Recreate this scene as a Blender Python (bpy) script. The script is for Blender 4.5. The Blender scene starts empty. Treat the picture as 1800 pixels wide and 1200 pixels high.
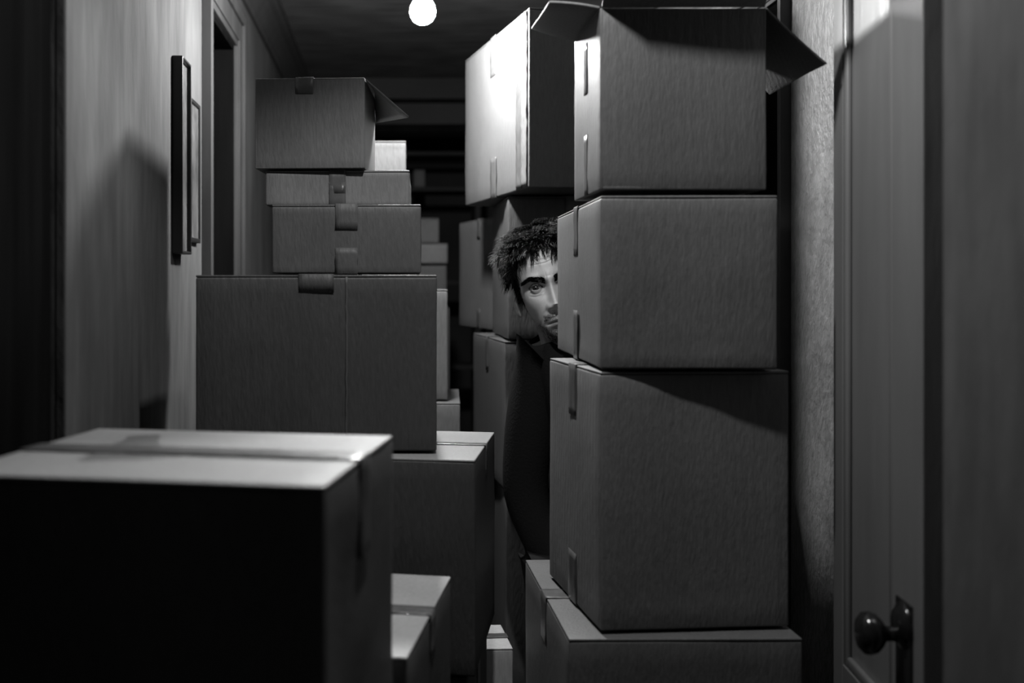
import bpy, bmesh, math, random
import numpy as np
from mathutils import Vector, Matrix, noise

S = bpy.context.scene
COL = S.collection
EYE = 1.5            # camera height
F = 2000.0           # focal length in pixels of the 1800 px wide frame
VX, VY = 680, 500    # where the corridor's long lines meet

# ------------------------------------------------------------------ camera
cam = bpy.data.cameras.new('camera')
co = bpy.data.objects.new('camera', cam); COL.objects.link(co)
co.location = (0, 0, EYE); co.rotation_euler = (math.pi/2, 0, 0)
cam.sensor_width = 36; cam.lens = F/1800*36
cam.shift_x = (900-VX)/1800; cam.shift_y = -(600-VY)/1800
cam.clip_start = 0.02
cam.dof.use_dof = True; cam.dof.focus_distance = 2.25; cam.dof.aperture_fstop = 2.8
S.camera = co

# ------------------------------------------------------------------ world, exposure, lamps
w = bpy.data.worlds.new('world'); S.world = w; w.use_nodes = True
w.node_tree.nodes['Background'].inputs[0].default_value = (1, 1, 1, 1)
w.node_tree.nodes['Background'].inputs[1].default_value = 0.0
S.view_settings.view_transform = 'Standard'; S.view_settings.look = 'None'
S.view_settings.gamma = 1; S.view_settings.exposure = 0.0
BULB = (0.084, 2.66, EYE+0.638)      # the bare bulb seen in the photograph
BULB_EMIT = 1600.0
LAMP_POWER = 40.0                     # second ceiling lamp of the corridor, above the frame
l = bpy.data.lights.new('ceiling_lamp_light', 'SPOT'); l.energy = LAMP_POWER; l.shadow_soft_size = 0.022; l.spot_size = math.radians(122); l.spot_blend = .35   # shaded pendant: light goes down in a wide cone
lo = bpy.data.objects.new('ceiling_lamp_light', l); COL.objects.link(lo); lo.location = (0.14, 1.45, EYE+0.88)

# ------------------------------------------------------------------ materials (all neutral greys: the photograph is black and white)
def mat(name, v, rough=0.6, spec=0.4, var=0.0, vscale=(4, 4, 4), bump=0.0, bscale=(80, 80, 80), bdist=0.002, metal=0.0, var2=0.0, v2scale=(60, 60, 60), wave=None, coat=0):
    m = bpy.data.materials.new(name); m.use_nodes = True
    nt = m.node_tree; N = nt.nodes; L = nt.links; b = N['Principled BSDF']
    b.inputs['Base Color'].default_value = (v, v, v, 1); b.inputs['Roughness'].default_value = rough
    b.inputs['Specular IOR Level'].default_value = spec; b.inputs['Metallic'].default_value = metal
    b.inputs['Coat Weight'].default_value = coat
    tc = N.new('ShaderNodeTexCoord')
    def nz(sc, detail=4):
        mp = N.new('ShaderNodeMapping'); mp.inputs['Scale'].default_value = sc; L.new(tc.outputs['Object'], mp.inputs[0])
        n = N.new('ShaderNodeTexNoise'); n.inputs['Scale'].default_value = 1; n.inputs['Detail'].default_value = detail
        L.new(mp.outputs[0], n.inputs['Vector']); return n.outputs['Fac']
    def math_(op, a, c):
        q = N.new('ShaderNodeMath'); q.operation = op
        for i, s in enumerate((a, c)):
            if isinstance(s, (int, float)): q.inputs[i].default_value = s
            else: L.new(s, q.inputs[i])
        return q.outputs[0]
    if var or var2:
        r = N.new('ShaderNodeMapRange'); r.inputs[1].default_value = .3; r.inputs[2].default_value = .7
        r.inputs[3].default_value = 1-var; r.inputs[4].default_value = 1+var; L.new(nz(vscale), r.inputs[0])
        f = r.outputs[0]
        if var2:
            r2 = N.new('ShaderNodeMapRange'); r2.inputs[1].default_value = .3; r2.inputs[2].default_value = .7
            r2.inputs[3].default_value = 1-var2; r2.inputs[4].default_value = 1+var2; L.new(nz(v2scale, 6), r2.inputs[0])
            f = math_('MULTIPLY', f, r2.outputs[0])
        f = math_('MULTIPLY', f, v)
        c = N.new('ShaderNodeCombineColor'); [L.new(f, c.inputs[i]) for i in range(3)]
        L.new(c.outputs[0], b.inputs['Base Color'])
    if bump:
        h = nz(bscale, 6)
        if wave:
            mp = N.new('ShaderNodeMapping'); mp.inputs['Scale'].default_value = (1, 1, 0.02); L.new(tc.outputs['Object'], mp.inputs[0])
            wv = N.new('ShaderNodeTexWave'); wv.bands_direction = 'DIAGONAL'; wv.inputs['Scale'].default_value = wave
            wv.inputs['Distortion'].default_value = 1.6; wv.inputs['Detail'].default_value = 2; L.new(mp.outputs[0], wv.inputs[0])
            h = math_('ADD', h, math_('MULTIPLY', wv.outputs['Fac'], 0.16))
        bp = N.new('ShaderNodeBump'); bp.inputs['Strength'].default_value = bump; bp.inputs['Distance'].default_value = bdist
        L.new(h, bp.inputs['Height']); L.new(bp.outputs[0], b.inputs['Normal'])
    return m
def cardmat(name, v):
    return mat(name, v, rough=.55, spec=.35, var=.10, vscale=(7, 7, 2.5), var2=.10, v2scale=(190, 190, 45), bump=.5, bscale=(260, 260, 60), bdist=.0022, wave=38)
CARD = [cardmat('cardboard_light', .135), cardmat('cardboard_mid', .105), cardmat('cardboard_dark', .072), cardmat('cardboard_pale', .40), cardmat('cardboard_lit_lid', .235), cardmat('cardboard_very_dark', .05)]  # lid grey has the light on box tops put into its colour
TAPE = mat('packing_tape', .078, rough=.35, spec=.4, var=.25, vscale=(30, 30, 30), bump=.5, bscale=(60, 60, 25), bdist=.003)
TAPE_CLEAR = mat('packing_tape_pale', .16, rough=.16, spec=.7, var=.15, vscale=(40, 40, 40), bump=.6, bscale=(70, 70, 30), bdist=.003)
PLASTER = mat('old_wall_paint', .085, rough=.85, spec=.05, var=.28, vscale=(5, 5, 2.2), var2=.14, v2scale=(26, 26, 5), bump=.45, bscale=(14, 14, 6), bdist=.012)
PLASTER_ROUGH = mat('rough_wall_plaster', .15, rough=.5, spec=.4, var=.3, vscale=(9, 9, 4), var2=.25, v2scale=(60, 60, 40), bump=.8, bscale=(90, 90, 70), bdist=.006)
CEIL = mat('sooty_ceiling', .11, rough=.7, spec=.2, var=.25, vscale=(6, 6, 6), bump=.5, bscale=(6, 30, 20), bdist=.01)
DARKPAINT = mat('dark_varnished_wood', .006, rough=.8, spec=0, var=.3, vscale=(20, 20, 2), bump=.3, bscale=(60, 60, 4), bdist=.002)
CASING = mat('painted_casing', .055, rough=.5, spec=.2, var=.2, vscale=(20, 20, 4), bump=.2, bscale=(40, 40, 8), bdist=.002)
DOORPAINT = mat('gloss_door_paint', .16, rough=.32, spec=.5, var=.10, vscale=(6, 6, 2), var2=.05, v2scale=(30, 30, 4), bump=.25, bscale=(18, 18, 4), bdist=.006)
FLOOR = mat('worn_floorboards', .07, rough=.5, var=.3, vscale=(12, 2, 1), bump=.3, bscale=(40, 4, 4))
BRASS = mat('dark_knob_metal', .06, rough=.16, spec=.6, metal=.8)
BLACK = mat('black_frame', .012, rough=.4, spec=.3, bump=.2, bscale=(50, 50, 10))
PRINT = mat('faded_picture', .10, rough=.25, spec=.5, var=.5, vscale=(14, 14, 9), var2=.2, v2scale=(50, 50, 50))
PORCELAIN = mat('lamp_socket', .05, rough=.4)
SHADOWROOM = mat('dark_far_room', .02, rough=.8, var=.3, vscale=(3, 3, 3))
SWEATER = mat('black_wool', .012, rough=.95, spec=.1, bump=.6, bscale=(200, 200, 200))
TROUSER = mat('dark_trousers', .015, rough=.9, spec=.1)
SHOE = mat('black_leather', .012, rough=.4)
SCALP = mat('scalp_matte_hair', .004, rough=1, spec=0)  # same dark grey as the hair, without gloss
HAIR = mat('dark_hair', .004, rough=.55, spec=.14)
BROW = mat('dark_brow_hair', .008, rough=.9, spec=.0)

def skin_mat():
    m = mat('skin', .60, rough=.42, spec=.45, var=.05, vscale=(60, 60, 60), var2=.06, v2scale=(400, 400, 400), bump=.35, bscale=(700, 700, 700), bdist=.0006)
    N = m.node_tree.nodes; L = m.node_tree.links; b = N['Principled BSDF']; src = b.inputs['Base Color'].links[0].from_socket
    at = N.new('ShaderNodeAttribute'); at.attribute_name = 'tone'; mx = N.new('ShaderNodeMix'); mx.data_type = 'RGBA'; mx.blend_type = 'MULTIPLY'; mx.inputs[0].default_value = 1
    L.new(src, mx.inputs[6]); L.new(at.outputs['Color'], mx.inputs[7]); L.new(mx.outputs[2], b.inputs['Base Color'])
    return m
SKIN = skin_mat()
EYEWHITE = mat('eye_white', .24, rough=.12, spec=.6)
IRIS = mat('iris', .015, rough=.1, spec=.7, coat=.5)
PUPIL = mat('pupil', .004, rough=.06, spec=.8, coat=1)
EM = bpy.data.materials.new('glowing_glass'); EM.use_nodes = True
nt = EM.node_tree; nt.nodes.clear(); e_ = nt.nodes.new('ShaderNodeEmission'); o_ = nt.nodes.new('ShaderNodeOutputMaterial')
e_.inputs[0].default_value = (1, 1, 1, 1); e_.inputs[1].default_value = BULB_EMIT; nt.links.new(e_.outputs[0], o_.inputs[0])

# ------------------------------------------------------------------ helpers
def X(px, D): return (px-VX)/F*D          # world x of a pixel column at distance D
def H(py, D): return (VY-py)/F*D          # height above the eye of a pixel row at distance D
def obj(name, me, m, parent=None, smooth=True):
    if isinstance(me, bmesh.types.BMesh):
        bm = me; me = bpy.data.meshes.new(name); bm.to_mesh(me); bm.free()
    if m and not me.materials: me.materials.append(m)
    if smooth:
        me.shade_smooth()
    o = bpy.data.objects.new(name, me); COL.objects.link(o)
    if parent: o.parent = parent
    return o
def thing(name, label, cat, loc=(0, 0, 0), rz=0, group=None):
    o = bpy.data.objects.new(name, None); COL.objects.link(o); o.location = loc; o.rotation_euler = (0, 0, rz)
    o.empty_display_size = .05
    o['label'] = label; o['category'] = cat
    if group: o['group'] = group
    return o
def bm_box(bm, x0, x1, y0, y1, z0, z1, bev=0.0):
    vs = [bm.verts.new((x, y, z)) for x in (x0, x1) for y in (y0, y1) for z in (z0, z1)]
    fs = [(0, 1, 3, 2), (4, 6, 7, 5), (0, 4, 5, 1), (2, 3, 7, 6), (0, 2, 6, 4), (1, 5, 7, 3)]
    ff = [bm.faces.new([vs[i] for i in f]) for f in fs]
    if bev:
        es = list({e for f in ff for e in f.edges})
        bmesh.ops.bevel(bm, geom=es, offset=bev, segments=2, affect='EDGES', profile=.5)
    return ff
def boxes(*bs, bev=0.0):
    bm = bmesh.new()
    for b in bs: bm_box(bm, *b, bev=bev)
    bmesh.ops.recalc_face_normals(bm, faces=bm.faces); return bm
def struct(name, bm, m, parent=None):
    o = obj(name, bm, m, parent, smooth=False)
    if not parent: o['kind'] = 'structure'
    return o

def rounded(hx, hy, hz, r=.003, n=10, amp=0.0, seed=0, sag=0.0):
    """closed box with round edges, its faces a little uneven"""
    def ax(h):
        rr = min(r, h*.9)
        inner = list(np.linspace(-h+rr, h-rr, max(2, n) + 1))
        return [-h, -h+rr*.35] + inner + [h-rr*.35, h]
    A = [ax(hx), ax(hy), ax(hz)]; hh = (hx, hy, hz)
    bm = bmesh.new(); cache = {}
    def V(i, j, k):
        key = (i, j, k)
        if key in cache: return cache[key]
        p = Vector((A[0][i], A[1][j], A[2][k]))
        q = Vector([max(-(h-min(r, h*.9)), min(h-min(r, h*.9), c)) for c, h in zip(p, hh)])
        d = p-q; nrm = d.normalized() if d.length > 1e-9 else Vector((0, 0, 1))
        pp = q+nrm*min(r, min(hh)*.9)
        if amp:
            e = noise.noise(pp*5+Vector((seed*7.3, seed*3.1, seed)))+.5*noise.noise(pp*16+Vector((seed, 0, seed*2.2)))
            # edges stay straighter than face centres
            t = 1
            near = sum(1 for c, h in zip(pp, hh) if abs(abs(c)-h) < r*1.2)
            if near > 1: t = .35
            pp = pp+nrm*amp*e*t
        if sag:
            pp.z -= sag*max(0, nrm.z)*(1-(pp.x/hx)**2)*(1-(pp.y/hy)**2)
        cache[key] = bm.verts.new(pp); return cache[key]
    nx, ny, nz_ = len(A[0])-1, len(A[1])-1, len(A[2])-1
    def quad(a, b, c, d): bm.faces.new((V(*a), V(*b), V(*c), V(*d)))
    for i in range(nx):
        for j in range(ny):
            quad((i, j, nz_), (i+1, j, nz_), (i+1, j+1, nz_), (i, j+1, nz_)); quad((i, j, 0), (i, j+1, 0), (i+1, j+1, 0), (i+1, j, 0))
        for k in range(nz_):
            quad((i, 0, k), (i+1, 0, k), (i+1, 0, k+1), (i, 0, k+1)); quad((i, ny, k), (i, ny, k+1), (i+1, ny, k+1), (i+1, ny, k))
    for j in range(ny):
        for k in range(nz_):
            quad((0, j, k), (0, j, k+1), (0, j+1, k+1), (0, j+1, k)); quad((nx, j, k), (nx, j+1, k), (nx, j+1, k+1), (nx, j, k+1))
    return bm

def ribbon(path, width, wdir, th=.0004, seed=0, crinkle=.0006):
    """tape: a strip of given width following a path"""
    rnd = random.Random(seed); bm = bmesh.new(); n = 5; rows = []
    pts = []
    for a, b in zip(path[:-1], path[1:]):
        k = max(1, int((b[0]-a[0]).length/.012))
        for i in range(k): pts.append((a[0].lerp(b[0], i/k), a[1] if i else (a[1]+a[1])/2))
    pts.append(path[-1])
    for lay in (0, 1):
        rr = []
        for i, (p, nrm) in enumerate(pts):
            ragged = rnd.uniform(-.0008, .0008)
            row = []
            for j in range(n+1):
                off = wdir*((j/n-.5)*width+ragged)
                e = crinkle*noise.noise((p+off)*90+Vector((seed, 0, 0)))
                row.append(bm.verts.new(p+off+nrm*(th*lay+e+.0003)))
            rr.append(row)
        rows.append(rr)
    m = len(pts)
    for i in range(m-1):
        for j in range(n):
            a = rows[1]; bm.faces.new((a[i][j], a[i][j+1], a[i+1][j+1], a[i+1][j]))
            a = rows[0]; bm.faces.new((a[i][j], a[i+1][j], a[i+1][j+1], a[i][j+1]))
        for j in (0, n): bm.faces.new((rows[0][i][j], rows[1][i][j], rows[1][i+1][j], rows[0][i+1][j]))
    for i in (0, m-1):
        for j in range(n): bm.faces.new((rows[0][i][j], rows[0][i][j+1], rows[1][i][j+1], rows[1][i][j]))
    bmesh.ops.recalc_face_normals(bm, faces=bm.faces)
    return bm

cnt = [0]
def carton(label, corner, D, H0, H1, w, d, yaw=0, side='L', tone=1, along='x', tab=.07, tapew=.05, tape=None, top=True, bottom=True, group=None, sag=0, amp=.0028, open_top=False, px=None, rad=.0035, lit_top_tone=None):
    """One cardboard box. corner = world x of its nearest vertical edge, at distance D;
    side 'L': that edge is the front-left one, side 'R': the front-right one. yaw in degrees, w/d = width/depth."""
    cnt[0] += 1; seed = cnt[0]
    a = math.radians(yaw); fx, fy = math.cos(a), math.sin(a)      # direction of the front edge
    sx, sy = -math.sin(a), math.cos(a)                            # direction of the side edge
    s = 1 if side == 'L' else -1
    cx = corner+fx*s*w/2+sx*d/2; cy = D+fy*s*w/2+sy*d/2
    t = thing('cardboard_box', label, 'box', (cx, cy, EYE+H0), a, group)
    h = H1-H0; fl = .004 if top else 0
    lift = .0022 if bottom and tab else 0
    h -= .0022 if top and tab else 0
    hz = (h-fl-lift)/2
    if open_top:
        body = open_body(w, d, h, seed)
        b = obj('body', body, CARD[tone], t)
        return t
    bm = rounded(w/2, d/2, hz, r=rad, n=12, amp=amp, seed=seed); bmesh.ops.translate(bm, vec=(0, 0, hz+lift), verts=bm.verts)
    obj('body', bm, CARD[tone], t)
    tm = tape or TAPE
    if top:
        g = .0018
        if along == 'x':
            for q in (-1, 1):
                bm = rounded(w/2-.0005, d/4-g/2, .002, r=.0018, n=10, amp=.0012, seed=seed+q*.3, sag=sag)
                bmesh.ops.translate(bm, vec=(0, q*(d/4+g/2), h-.002), verts=bm.verts); obj('top_flap', bm, CARD[tone if lit_top_tone is None else lit_top_tone], t)  # a paler flap grey paints the lit top into the lid
        else:
            for q in (-1, 1):
                bm = rounded(w/4-g/2, d/2-.0005, .002, r=.0018, n=10, amp=.0012, seed=seed+q*.3, sag=sag)
                bmesh.ops.translate(bm, vec=(q*(w/4+g/2), 0, h-.002), verts=bm.verts); obj('top_flap', bm, CARD[tone], t)
    def strip(z, dirn, sgn):
        e = .0012
        if dirn == 'x':
            A = [(Vector((-w/2-e, 0, z-sgn*tab)), Vector((-1, 0, 0))), (Vector((-w/2-e, 0, z)), Vector((-.7, 0, sgn*.7))), (Vector((-w/2, 0, z+sgn*e)), Vector((0, 0, sgn))),
                 (Vector((w/2, 0, z+sgn*e)), Vector((0, 0, sgn))), (Vector((w/2+e, 0, z)), Vector((.7, 0, sgn*.7))), (Vector((w/2+e, 0, z-sgn*tab)), Vector((1, 0, 0)))]
            wd = Vector((0, 1, 0))
        else:
            A = [(Vector((0, -d/2-e, z-sgn*tab)), Vector((0, -1, 0))), (Vector((0, -d/2-e, z)), Vector((0, -.7, sgn*.7))), (Vector((0, -d/2, z+sgn*e)), Vector((0, 0, sgn))),
                 (Vector((0, d/2, z+sgn*e)), Vector((0, 0, sgn))), (Vector((0, d/2+e, z)), Vector((0, .7, sgn*.7))), (Vector((0, d/2+e, z-sgn*tab)), Vector((0, 1, 0)))]
            wd = Vector((1, 0, 0))
        return ribbon(A, tapew, wd, seed=seed)
    if top and tab: obj('top_tape', strip(h, along, 1), tm, t)
    if bottom and tab: obj('bottom_tape', strip(lift, along, -1), tm, t)
    t['w'] = w; t['d'] = d; t['h'] = h
    return t
def w_from(px, corner, D, yaw=0):      # width reaching pixel column px
    a = math.radians(yaw); k = (px-VX)/F
    return abs((k*D-corner)/(math.cos(a)-k*math.sin(a)))
def d_from(px, corner, D, yaw=0):
    a = math.radians(yaw); k = (px-VX)/F
    return abs((corner-k*D)/(k*math.cos(a)+math.sin(a)))

# ------------------------------------------------------------------ the corridor
XL, XR, HC, YB = -.45, .86, .98, 5.4
Z0, Z1 = 0, EYE+HC
struct('floor', boxes((-2, 2.2, -1.2, 7.2, -.05, 0)), FLOOR)
struct('ceiling', boxes((XL-.2, XR+.2, -1.2, 7.2, Z1, Z1+.05)), CEIL)
dz = EYE+.70                                                       # head of the left door opening
dA, dB = 2.87, 3.34
nA, nB = .78, 1.54                                                 # nearer door on the left
struct('wall_left', boxes((XL-.15, XL, nB, dA, Z0, Z1), (XL-.15, XL, dA, dB, dz, Z1), (XL-.15, XL, dB, 7.2, Z0, Z1),
       (XL-.15, XL, nA, nB, EYE+.62, Z1), (XL-.15, XL, -1.2, nA, Z0, Z1)), PLASTER)
struct('wall_right', boxes((XR, XR+.15, -1.2, 2.47, Z0, Z1), (XR, XR+.15, 2.47, 3.25, EYE+.62, Z1), (XR, XR+.15, 3.25, 7.2, Z0, Z1)), PLASTER_ROUGH)
struct('wall_right_near', boxes((.62, XR+.001, -1.2, 1.268, Z0, Z1)), PLASTER)
struct('wall_near', boxes((XL-.15, XR+.15, -1.2, -1.1, Z0, Z1)), PLASTER)
hb = EYE+H(235, YB)
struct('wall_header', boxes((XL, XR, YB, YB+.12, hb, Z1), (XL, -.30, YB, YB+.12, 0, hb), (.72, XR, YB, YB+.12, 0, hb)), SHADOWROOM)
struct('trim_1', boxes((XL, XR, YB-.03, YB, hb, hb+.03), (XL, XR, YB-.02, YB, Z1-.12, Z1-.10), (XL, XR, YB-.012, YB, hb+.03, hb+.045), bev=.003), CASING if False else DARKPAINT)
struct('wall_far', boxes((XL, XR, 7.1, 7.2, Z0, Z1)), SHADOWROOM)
# crown moulding along the left wall
def moulding(prof, y0, y1):                                        # prof in (x, z)
    bm = bmesh.new(); a = [bm.verts.new((x, y0, z)) for x, z in prof]; b = [bm.verts.new((x, y1, z)) for x, z in prof]
    n = len(prof)
    for i in range(n): bm.faces.new((a[i], a[(i+1) % n], b[(i+1) % n], b[i]))
    bm.faces.new(a); bm.faces.new(b[::-1]); bmesh.ops.recalc_face_normals(bm, faces=bm.faces); return bm
c = [(XL, Z1), (XL, Z1-.10), (XL+.012, Z1-.10), (XL+.014, Z1-.085), (XL+.022, Z1-.075), (XL+.034, Z1-.05), (XL+.052, Z1-.03), (XL+.07, Z1-.024), (XL+.072, Z1-.01), (XL+.085, Z1-.008), (XL+.085, Z1)]
struct('trim_2', moulding(c, -1.1, YB), CASING)
c2 = [(XR+XL-x, z) for x, z in c]
struct('trim_3', moulding(c2, -1.1, YB), CASING)

# far door on the left: jambs, dark door slab, moulded casing
def casing(name, y0, y1, x0, x1, ztop, wdt, m, sgn=1):
    """architrave round an opening y0..y1; profile steps outward"""
    bs = []
    for (o0, o1, t) in ((0, wdt*.18, .012), (wdt*.18, wdt*.72, .016), (wdt*.72, wdt, .024)):
        xa, xb = (x0, x0+sgn*t) if sgn > 0 else (x0+sgn*t, x0)
        bs += [(xa, xb, y0-o1, y0-o0, 0, ztop+o1), (xa, xb, y1+o0, y1+o1, 0, ztop+o1), (xa, xb, y0-o0, y1+o0, ztop+o0, ztop+o1)]
    return struct(name, boxes(*bs, bev=.0015), m)
casing('trim_4', dA, dB, XL, 0, dz, .105, CASING)
d1 = struct('door_1', boxes((XL-.135, XL-.10, dA+.004, dB-.004, .01, dz-.004)), DARKPAINT)
pb = bmesh.new()
for z0_, z1_ in ((.12, .95), (1.08, dz-.12)):
    bm_box(pb, XL-.10, XL-.092, dA+.08, dB-.08, z0_, z1_, bev=.004)
obj('door_panel', pb, DARKPAINT, d1, smooth=False)
struct('trim_5', boxes((XL-.15, XL+.001, dA-.002, dA+.014, 0, dz), (XL-.15, XL+.001, dB-.014, dB+.002, 0, dz), (XL-.15, XL+.001, dA, dB, dz-.014, dz+.002), (XL-.088, XL-.075, dB-.03, dB-.012, 0, dz)), DARKPAINT)
# nearer door on the left, closed, dark
d2 = struct('door_2', boxes((XL-.04, XL-.004, nA+.003, nB-.003, .01, EYE+.617)), DARKPAINT)
pb = bmesh.new()
for z0_, z1_ in ((.15, .95), (1.1, EYE+.5)):
    bm_box(pb, XL-.004, XL+.003, nA+.12, nB-.12, z0_, z1_, bev=.003)
obj('door_panel', pb, DARKPAINT, d2, smooth=False)
struct('trim_6', boxes((XL, XL+.016, nB, nB+.07, 0, EYE+.69), (XL, XL+.016, nA-.07, nA, 0, EYE+.69), (XL, XL+.016, nA, nB, EYE+.62, EYE+.69), bev=.003), PLASTER)
# opening on the right wall behind the stack
casing('trim_7', 2.47, 3.25, XR, 0, EYE+.62, .05, CASING, sgn=-1)
struct('door_3', boxes((XR+.06, XR+.10, 2.474, 3.246, .01, EYE+.616)), DARKPAINT)
struct('baseboard_left', boxes((XL, XL+.015, nB+.07, dA-.105, 0, .14), (XL, XL+.015, dB+.105, YB, 0, .14), bev=.003), CASING)
struct('baseboard_right', boxes((XR-.015, XR, -1.1, 2.41, 0, .14), (XR-.015, XR, 3.31, YB, 0, .14), bev=.003), CASING)

# ------------------------------------------------------------------ open door leaf at the right, near the camera
lw = .402
leafa = math.atan2(.994, .107)
door = struct('door_4', boxes((0, .118, -.034, 0, .01, 2.13), (lw-.05, lw, -.034, 0, .01, 2.13), (.118, lw-.05, -.034, 0, .01, .22), (.118, lw-.05, -.034, 0, 2.02, 2.13),
       (.118, lw-.05, -.034, 0, .78, .90), bev=.0015), DOORPAINT)
door.location = (.683, 1.45, 0); door.rotation_euler = (0, 0, leafa)
for z0_, z1_ in ((.22, .78), (.90, 2.02)):
    obj('door_panel', boxes((.116, lw-.048, -.026, -.010, z0_-.002, z1_+.002), bev=.001), DOORPAINT, door, smooth=False)
    bm = bmesh.new()
    for (a0, a1, b0, b1) in ((.118, .136, z0_, z1_), (lw-.068, lw-.05, z0_, z1_), (.136, lw-.068, z0_, z0_+.018), (.136, lw-.068, z1_-.018, z1_)):
        bm_box(bm, a0, a1, -.011, -.001, b0, b1, bev=.004)
    obj('panel_moulding', bm, DOORPAINT, door)
def lathe(prof, seg=32):
    bm = bmesh.new(); rings = []
    for r, h in prof: rings.append([bm.verts.new((max(r, 1e-5)*math.cos(2*math.pi*i/seg), max(r, 1e-5)*math.sin(2*math.pi*i/seg), h)) for i in range(seg)])
    for a, b in zip(rings[:-1], rings[1:]):
        for i in range(seg): bm.faces.new((a[i], a[(i+1) % seg], b[(i+1) % seg], b[i]))
    bmesh.ops.remove_doubles(bm, verts=bm.verts, dist=1e-4); bmesh.ops.recalc_face_normals(bm, faces=bm.faces); return bm
kz = 1.035
bm = lathe([(0, 0), (.031, 0), (.032, .003), (.030, .007), (.024, .009), (.021, .013), (.012, .015), (0, .015)]); rose = obj('rosette', bm, BRASS, door)
rose.rotation_euler = (-math.pi/2, 0, 0); rose.location = (.064, 0, kz+.012)
bm = lathe([(0, .010), (.011, .010), (.0095, .018), (.0105, .026), (.019, .031), (.026, .038), (.0285, .046), (.027, .054), (.020, .060), (.009, .063), (0, .0635)])
kn = obj('door_knob', bm, BRASS, door); kn.rotation_euler = (-math.pi/2, 0, 0); kn.location = (.064, 0, kz)
bm = boxes((.034, .094, 0, .0035, kz-.14, kz+.045), bev=.0015); obj('knob_plate', bm, BRASS, door, smooth=False)

# ------------------------------------------------------------------ bare bulb on its cord
lb = thing('hanging_bulb', 'bare glowing light bulb hanging on a cord from the ceiling', 'light bulb', (BULB[0], BULB[1], BULB[2]))
bm = lathe([(0, -.031), (.012, -.0295), (.022, -.023), (.029, -.011), (.031, 0), (.029, .012), (.023, .024), (.017, .034), (.0145, .044), (.0135, .05), (0, .05)], 40); obj('glass_bulb', bm, EM, lb)
bm = lathe([(0, .05), (.0135, .05), (.0145, .053), (.0135, .056), (.0145, .059), (.0135, .062), (.0145, .065), (.0135, .07), (0, .07)], 24); obj('screw_base', bm, BRASS, lb)
bm = lathe([(0, .066), (.019, .066), (.0205, .07), (.0205, .1), (.017, .112), (.009, .12), (0, .122)], 24); obj('socket', bm, PORCELAIN, lb)
top_ = Z1-BULB[2]
bm = lathe([(0, .12), (.0035, .12), (.0035, top_-.02), (0, top_-.02)], 10); obj('cord', bm, PORCELAIN, lb)
bm = lathe([(0, top_-.035), (.02, top_-.03), (.045, top_-.008), (.047, top_), (0, top_)], 24); obj('ceiling_rose', bm, PORCELAIN, lb)

# ------------------------------------------------------------------ pictures on the left wall
def picture(label, y0, y1, z0, z1, t=.02, fw=.018):
    p = thing('picture_frame', label, 'picture', (XL, (y0+y1)/2, z0)); hy = (y1-y0)/2; h = z1-z0
    obj('frame', boxes((0, t, -hy, -hy+fw, 0, h), (0, t, hy-fw, hy, 0, h), (0, t, -hy+fw, hy-fw, 0, fw), (0, t, -hy+fw, hy-fw, h-fw, h), bev=.002), BLACK, p, smooth=False)
    obj('picture_print', boxes((.001, t*.6, -hy+fw, hy-fw, fw, h-fw)), PRINT, p, smooth=False)
picture('black framed picture on the left wall, the nearer one, seen edge-on', 2.38, 2.49, EYE+H(445, 2.38), EYE+H(97, 2.38), .023, .006)
picture('smaller framed picture on the left wall between the black frame and the door', 2.56, 2.69, EYE+H(424, 2.56), EYE+H(170, 2.56), .010, .010)

# ------------------------------------------------------------------ cardboard boxes
def openbox(label, corner, D, H0, H1, w, d, yaw, side, tone, flaps, group=None, tabs=None, tapedir='x', bt=True):
    """box whose top is open: four walls, bottom and opened flaps (list of (edge, length, angle, inset))"""
    cnt[0] += 1; seed = cnt[0]
    a = math.radians(yaw); s = 1 if side == 'L' else -1
    cx = corner+math.cos(a)*s*w/2-math.sin(a)*d/2; cy = D+math.sin(a)*s*w/2+math.cos(a)*d/2
    t = thing('cardboard_box', label, 'box', (cx, cy, EYE+H0), a, group); h = H1-H0
    return t, h

th = .004
def plate(hx, hy, hz, amp, seed, c, r=.002, n=10):
    bm = rounded(hx, hy, hz, r=r, n=n, amp=amp, seed=seed); bmesh.ops.translate(bm, vec=c, verts=bm.verts); return bm
def join(*bms):
    out = bmesh.new()
    for b in bms:
        me = bpy.data.meshes.new('tmp'); b.to_mesh(me); b.free(); out.from_mesh(me); bpy.data.meshes.remove(me)
    return out

# --- right-hand stack, standing nearest on the right
# top box, open, flaps folded outward
D = 1.78; cx0 = X(1055, D); wR = w_from(1347, cx0, D); dR = .245
t, h = openbox('tall open cardboard box topping the right-hand stack, flaps folded outward', cx0, D, H(333, D), H(14, D), wR, dR, 0, 'L', 0, None)
sd = 71
obj('body', join(plate(wR/2, .0025, h/2, .002, sd, (0, -dR/2+.0025, h/2)), plate(wR/2, .0025, h/2, .002, sd+1, (0, dR/2-.0025, h/2)),
     plate(.0025, dR/2, h/2, .002, sd+2, (-wR/2+.0025, 0, h/2)), plate(.0025, dR/2, h/2, .002, sd+3, (wR/2-.0025, 0, h/2)), plate(wR/2, dR/2, .003, .001, sd+4, (0, 0, .003))), CARD[2], t)
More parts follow.
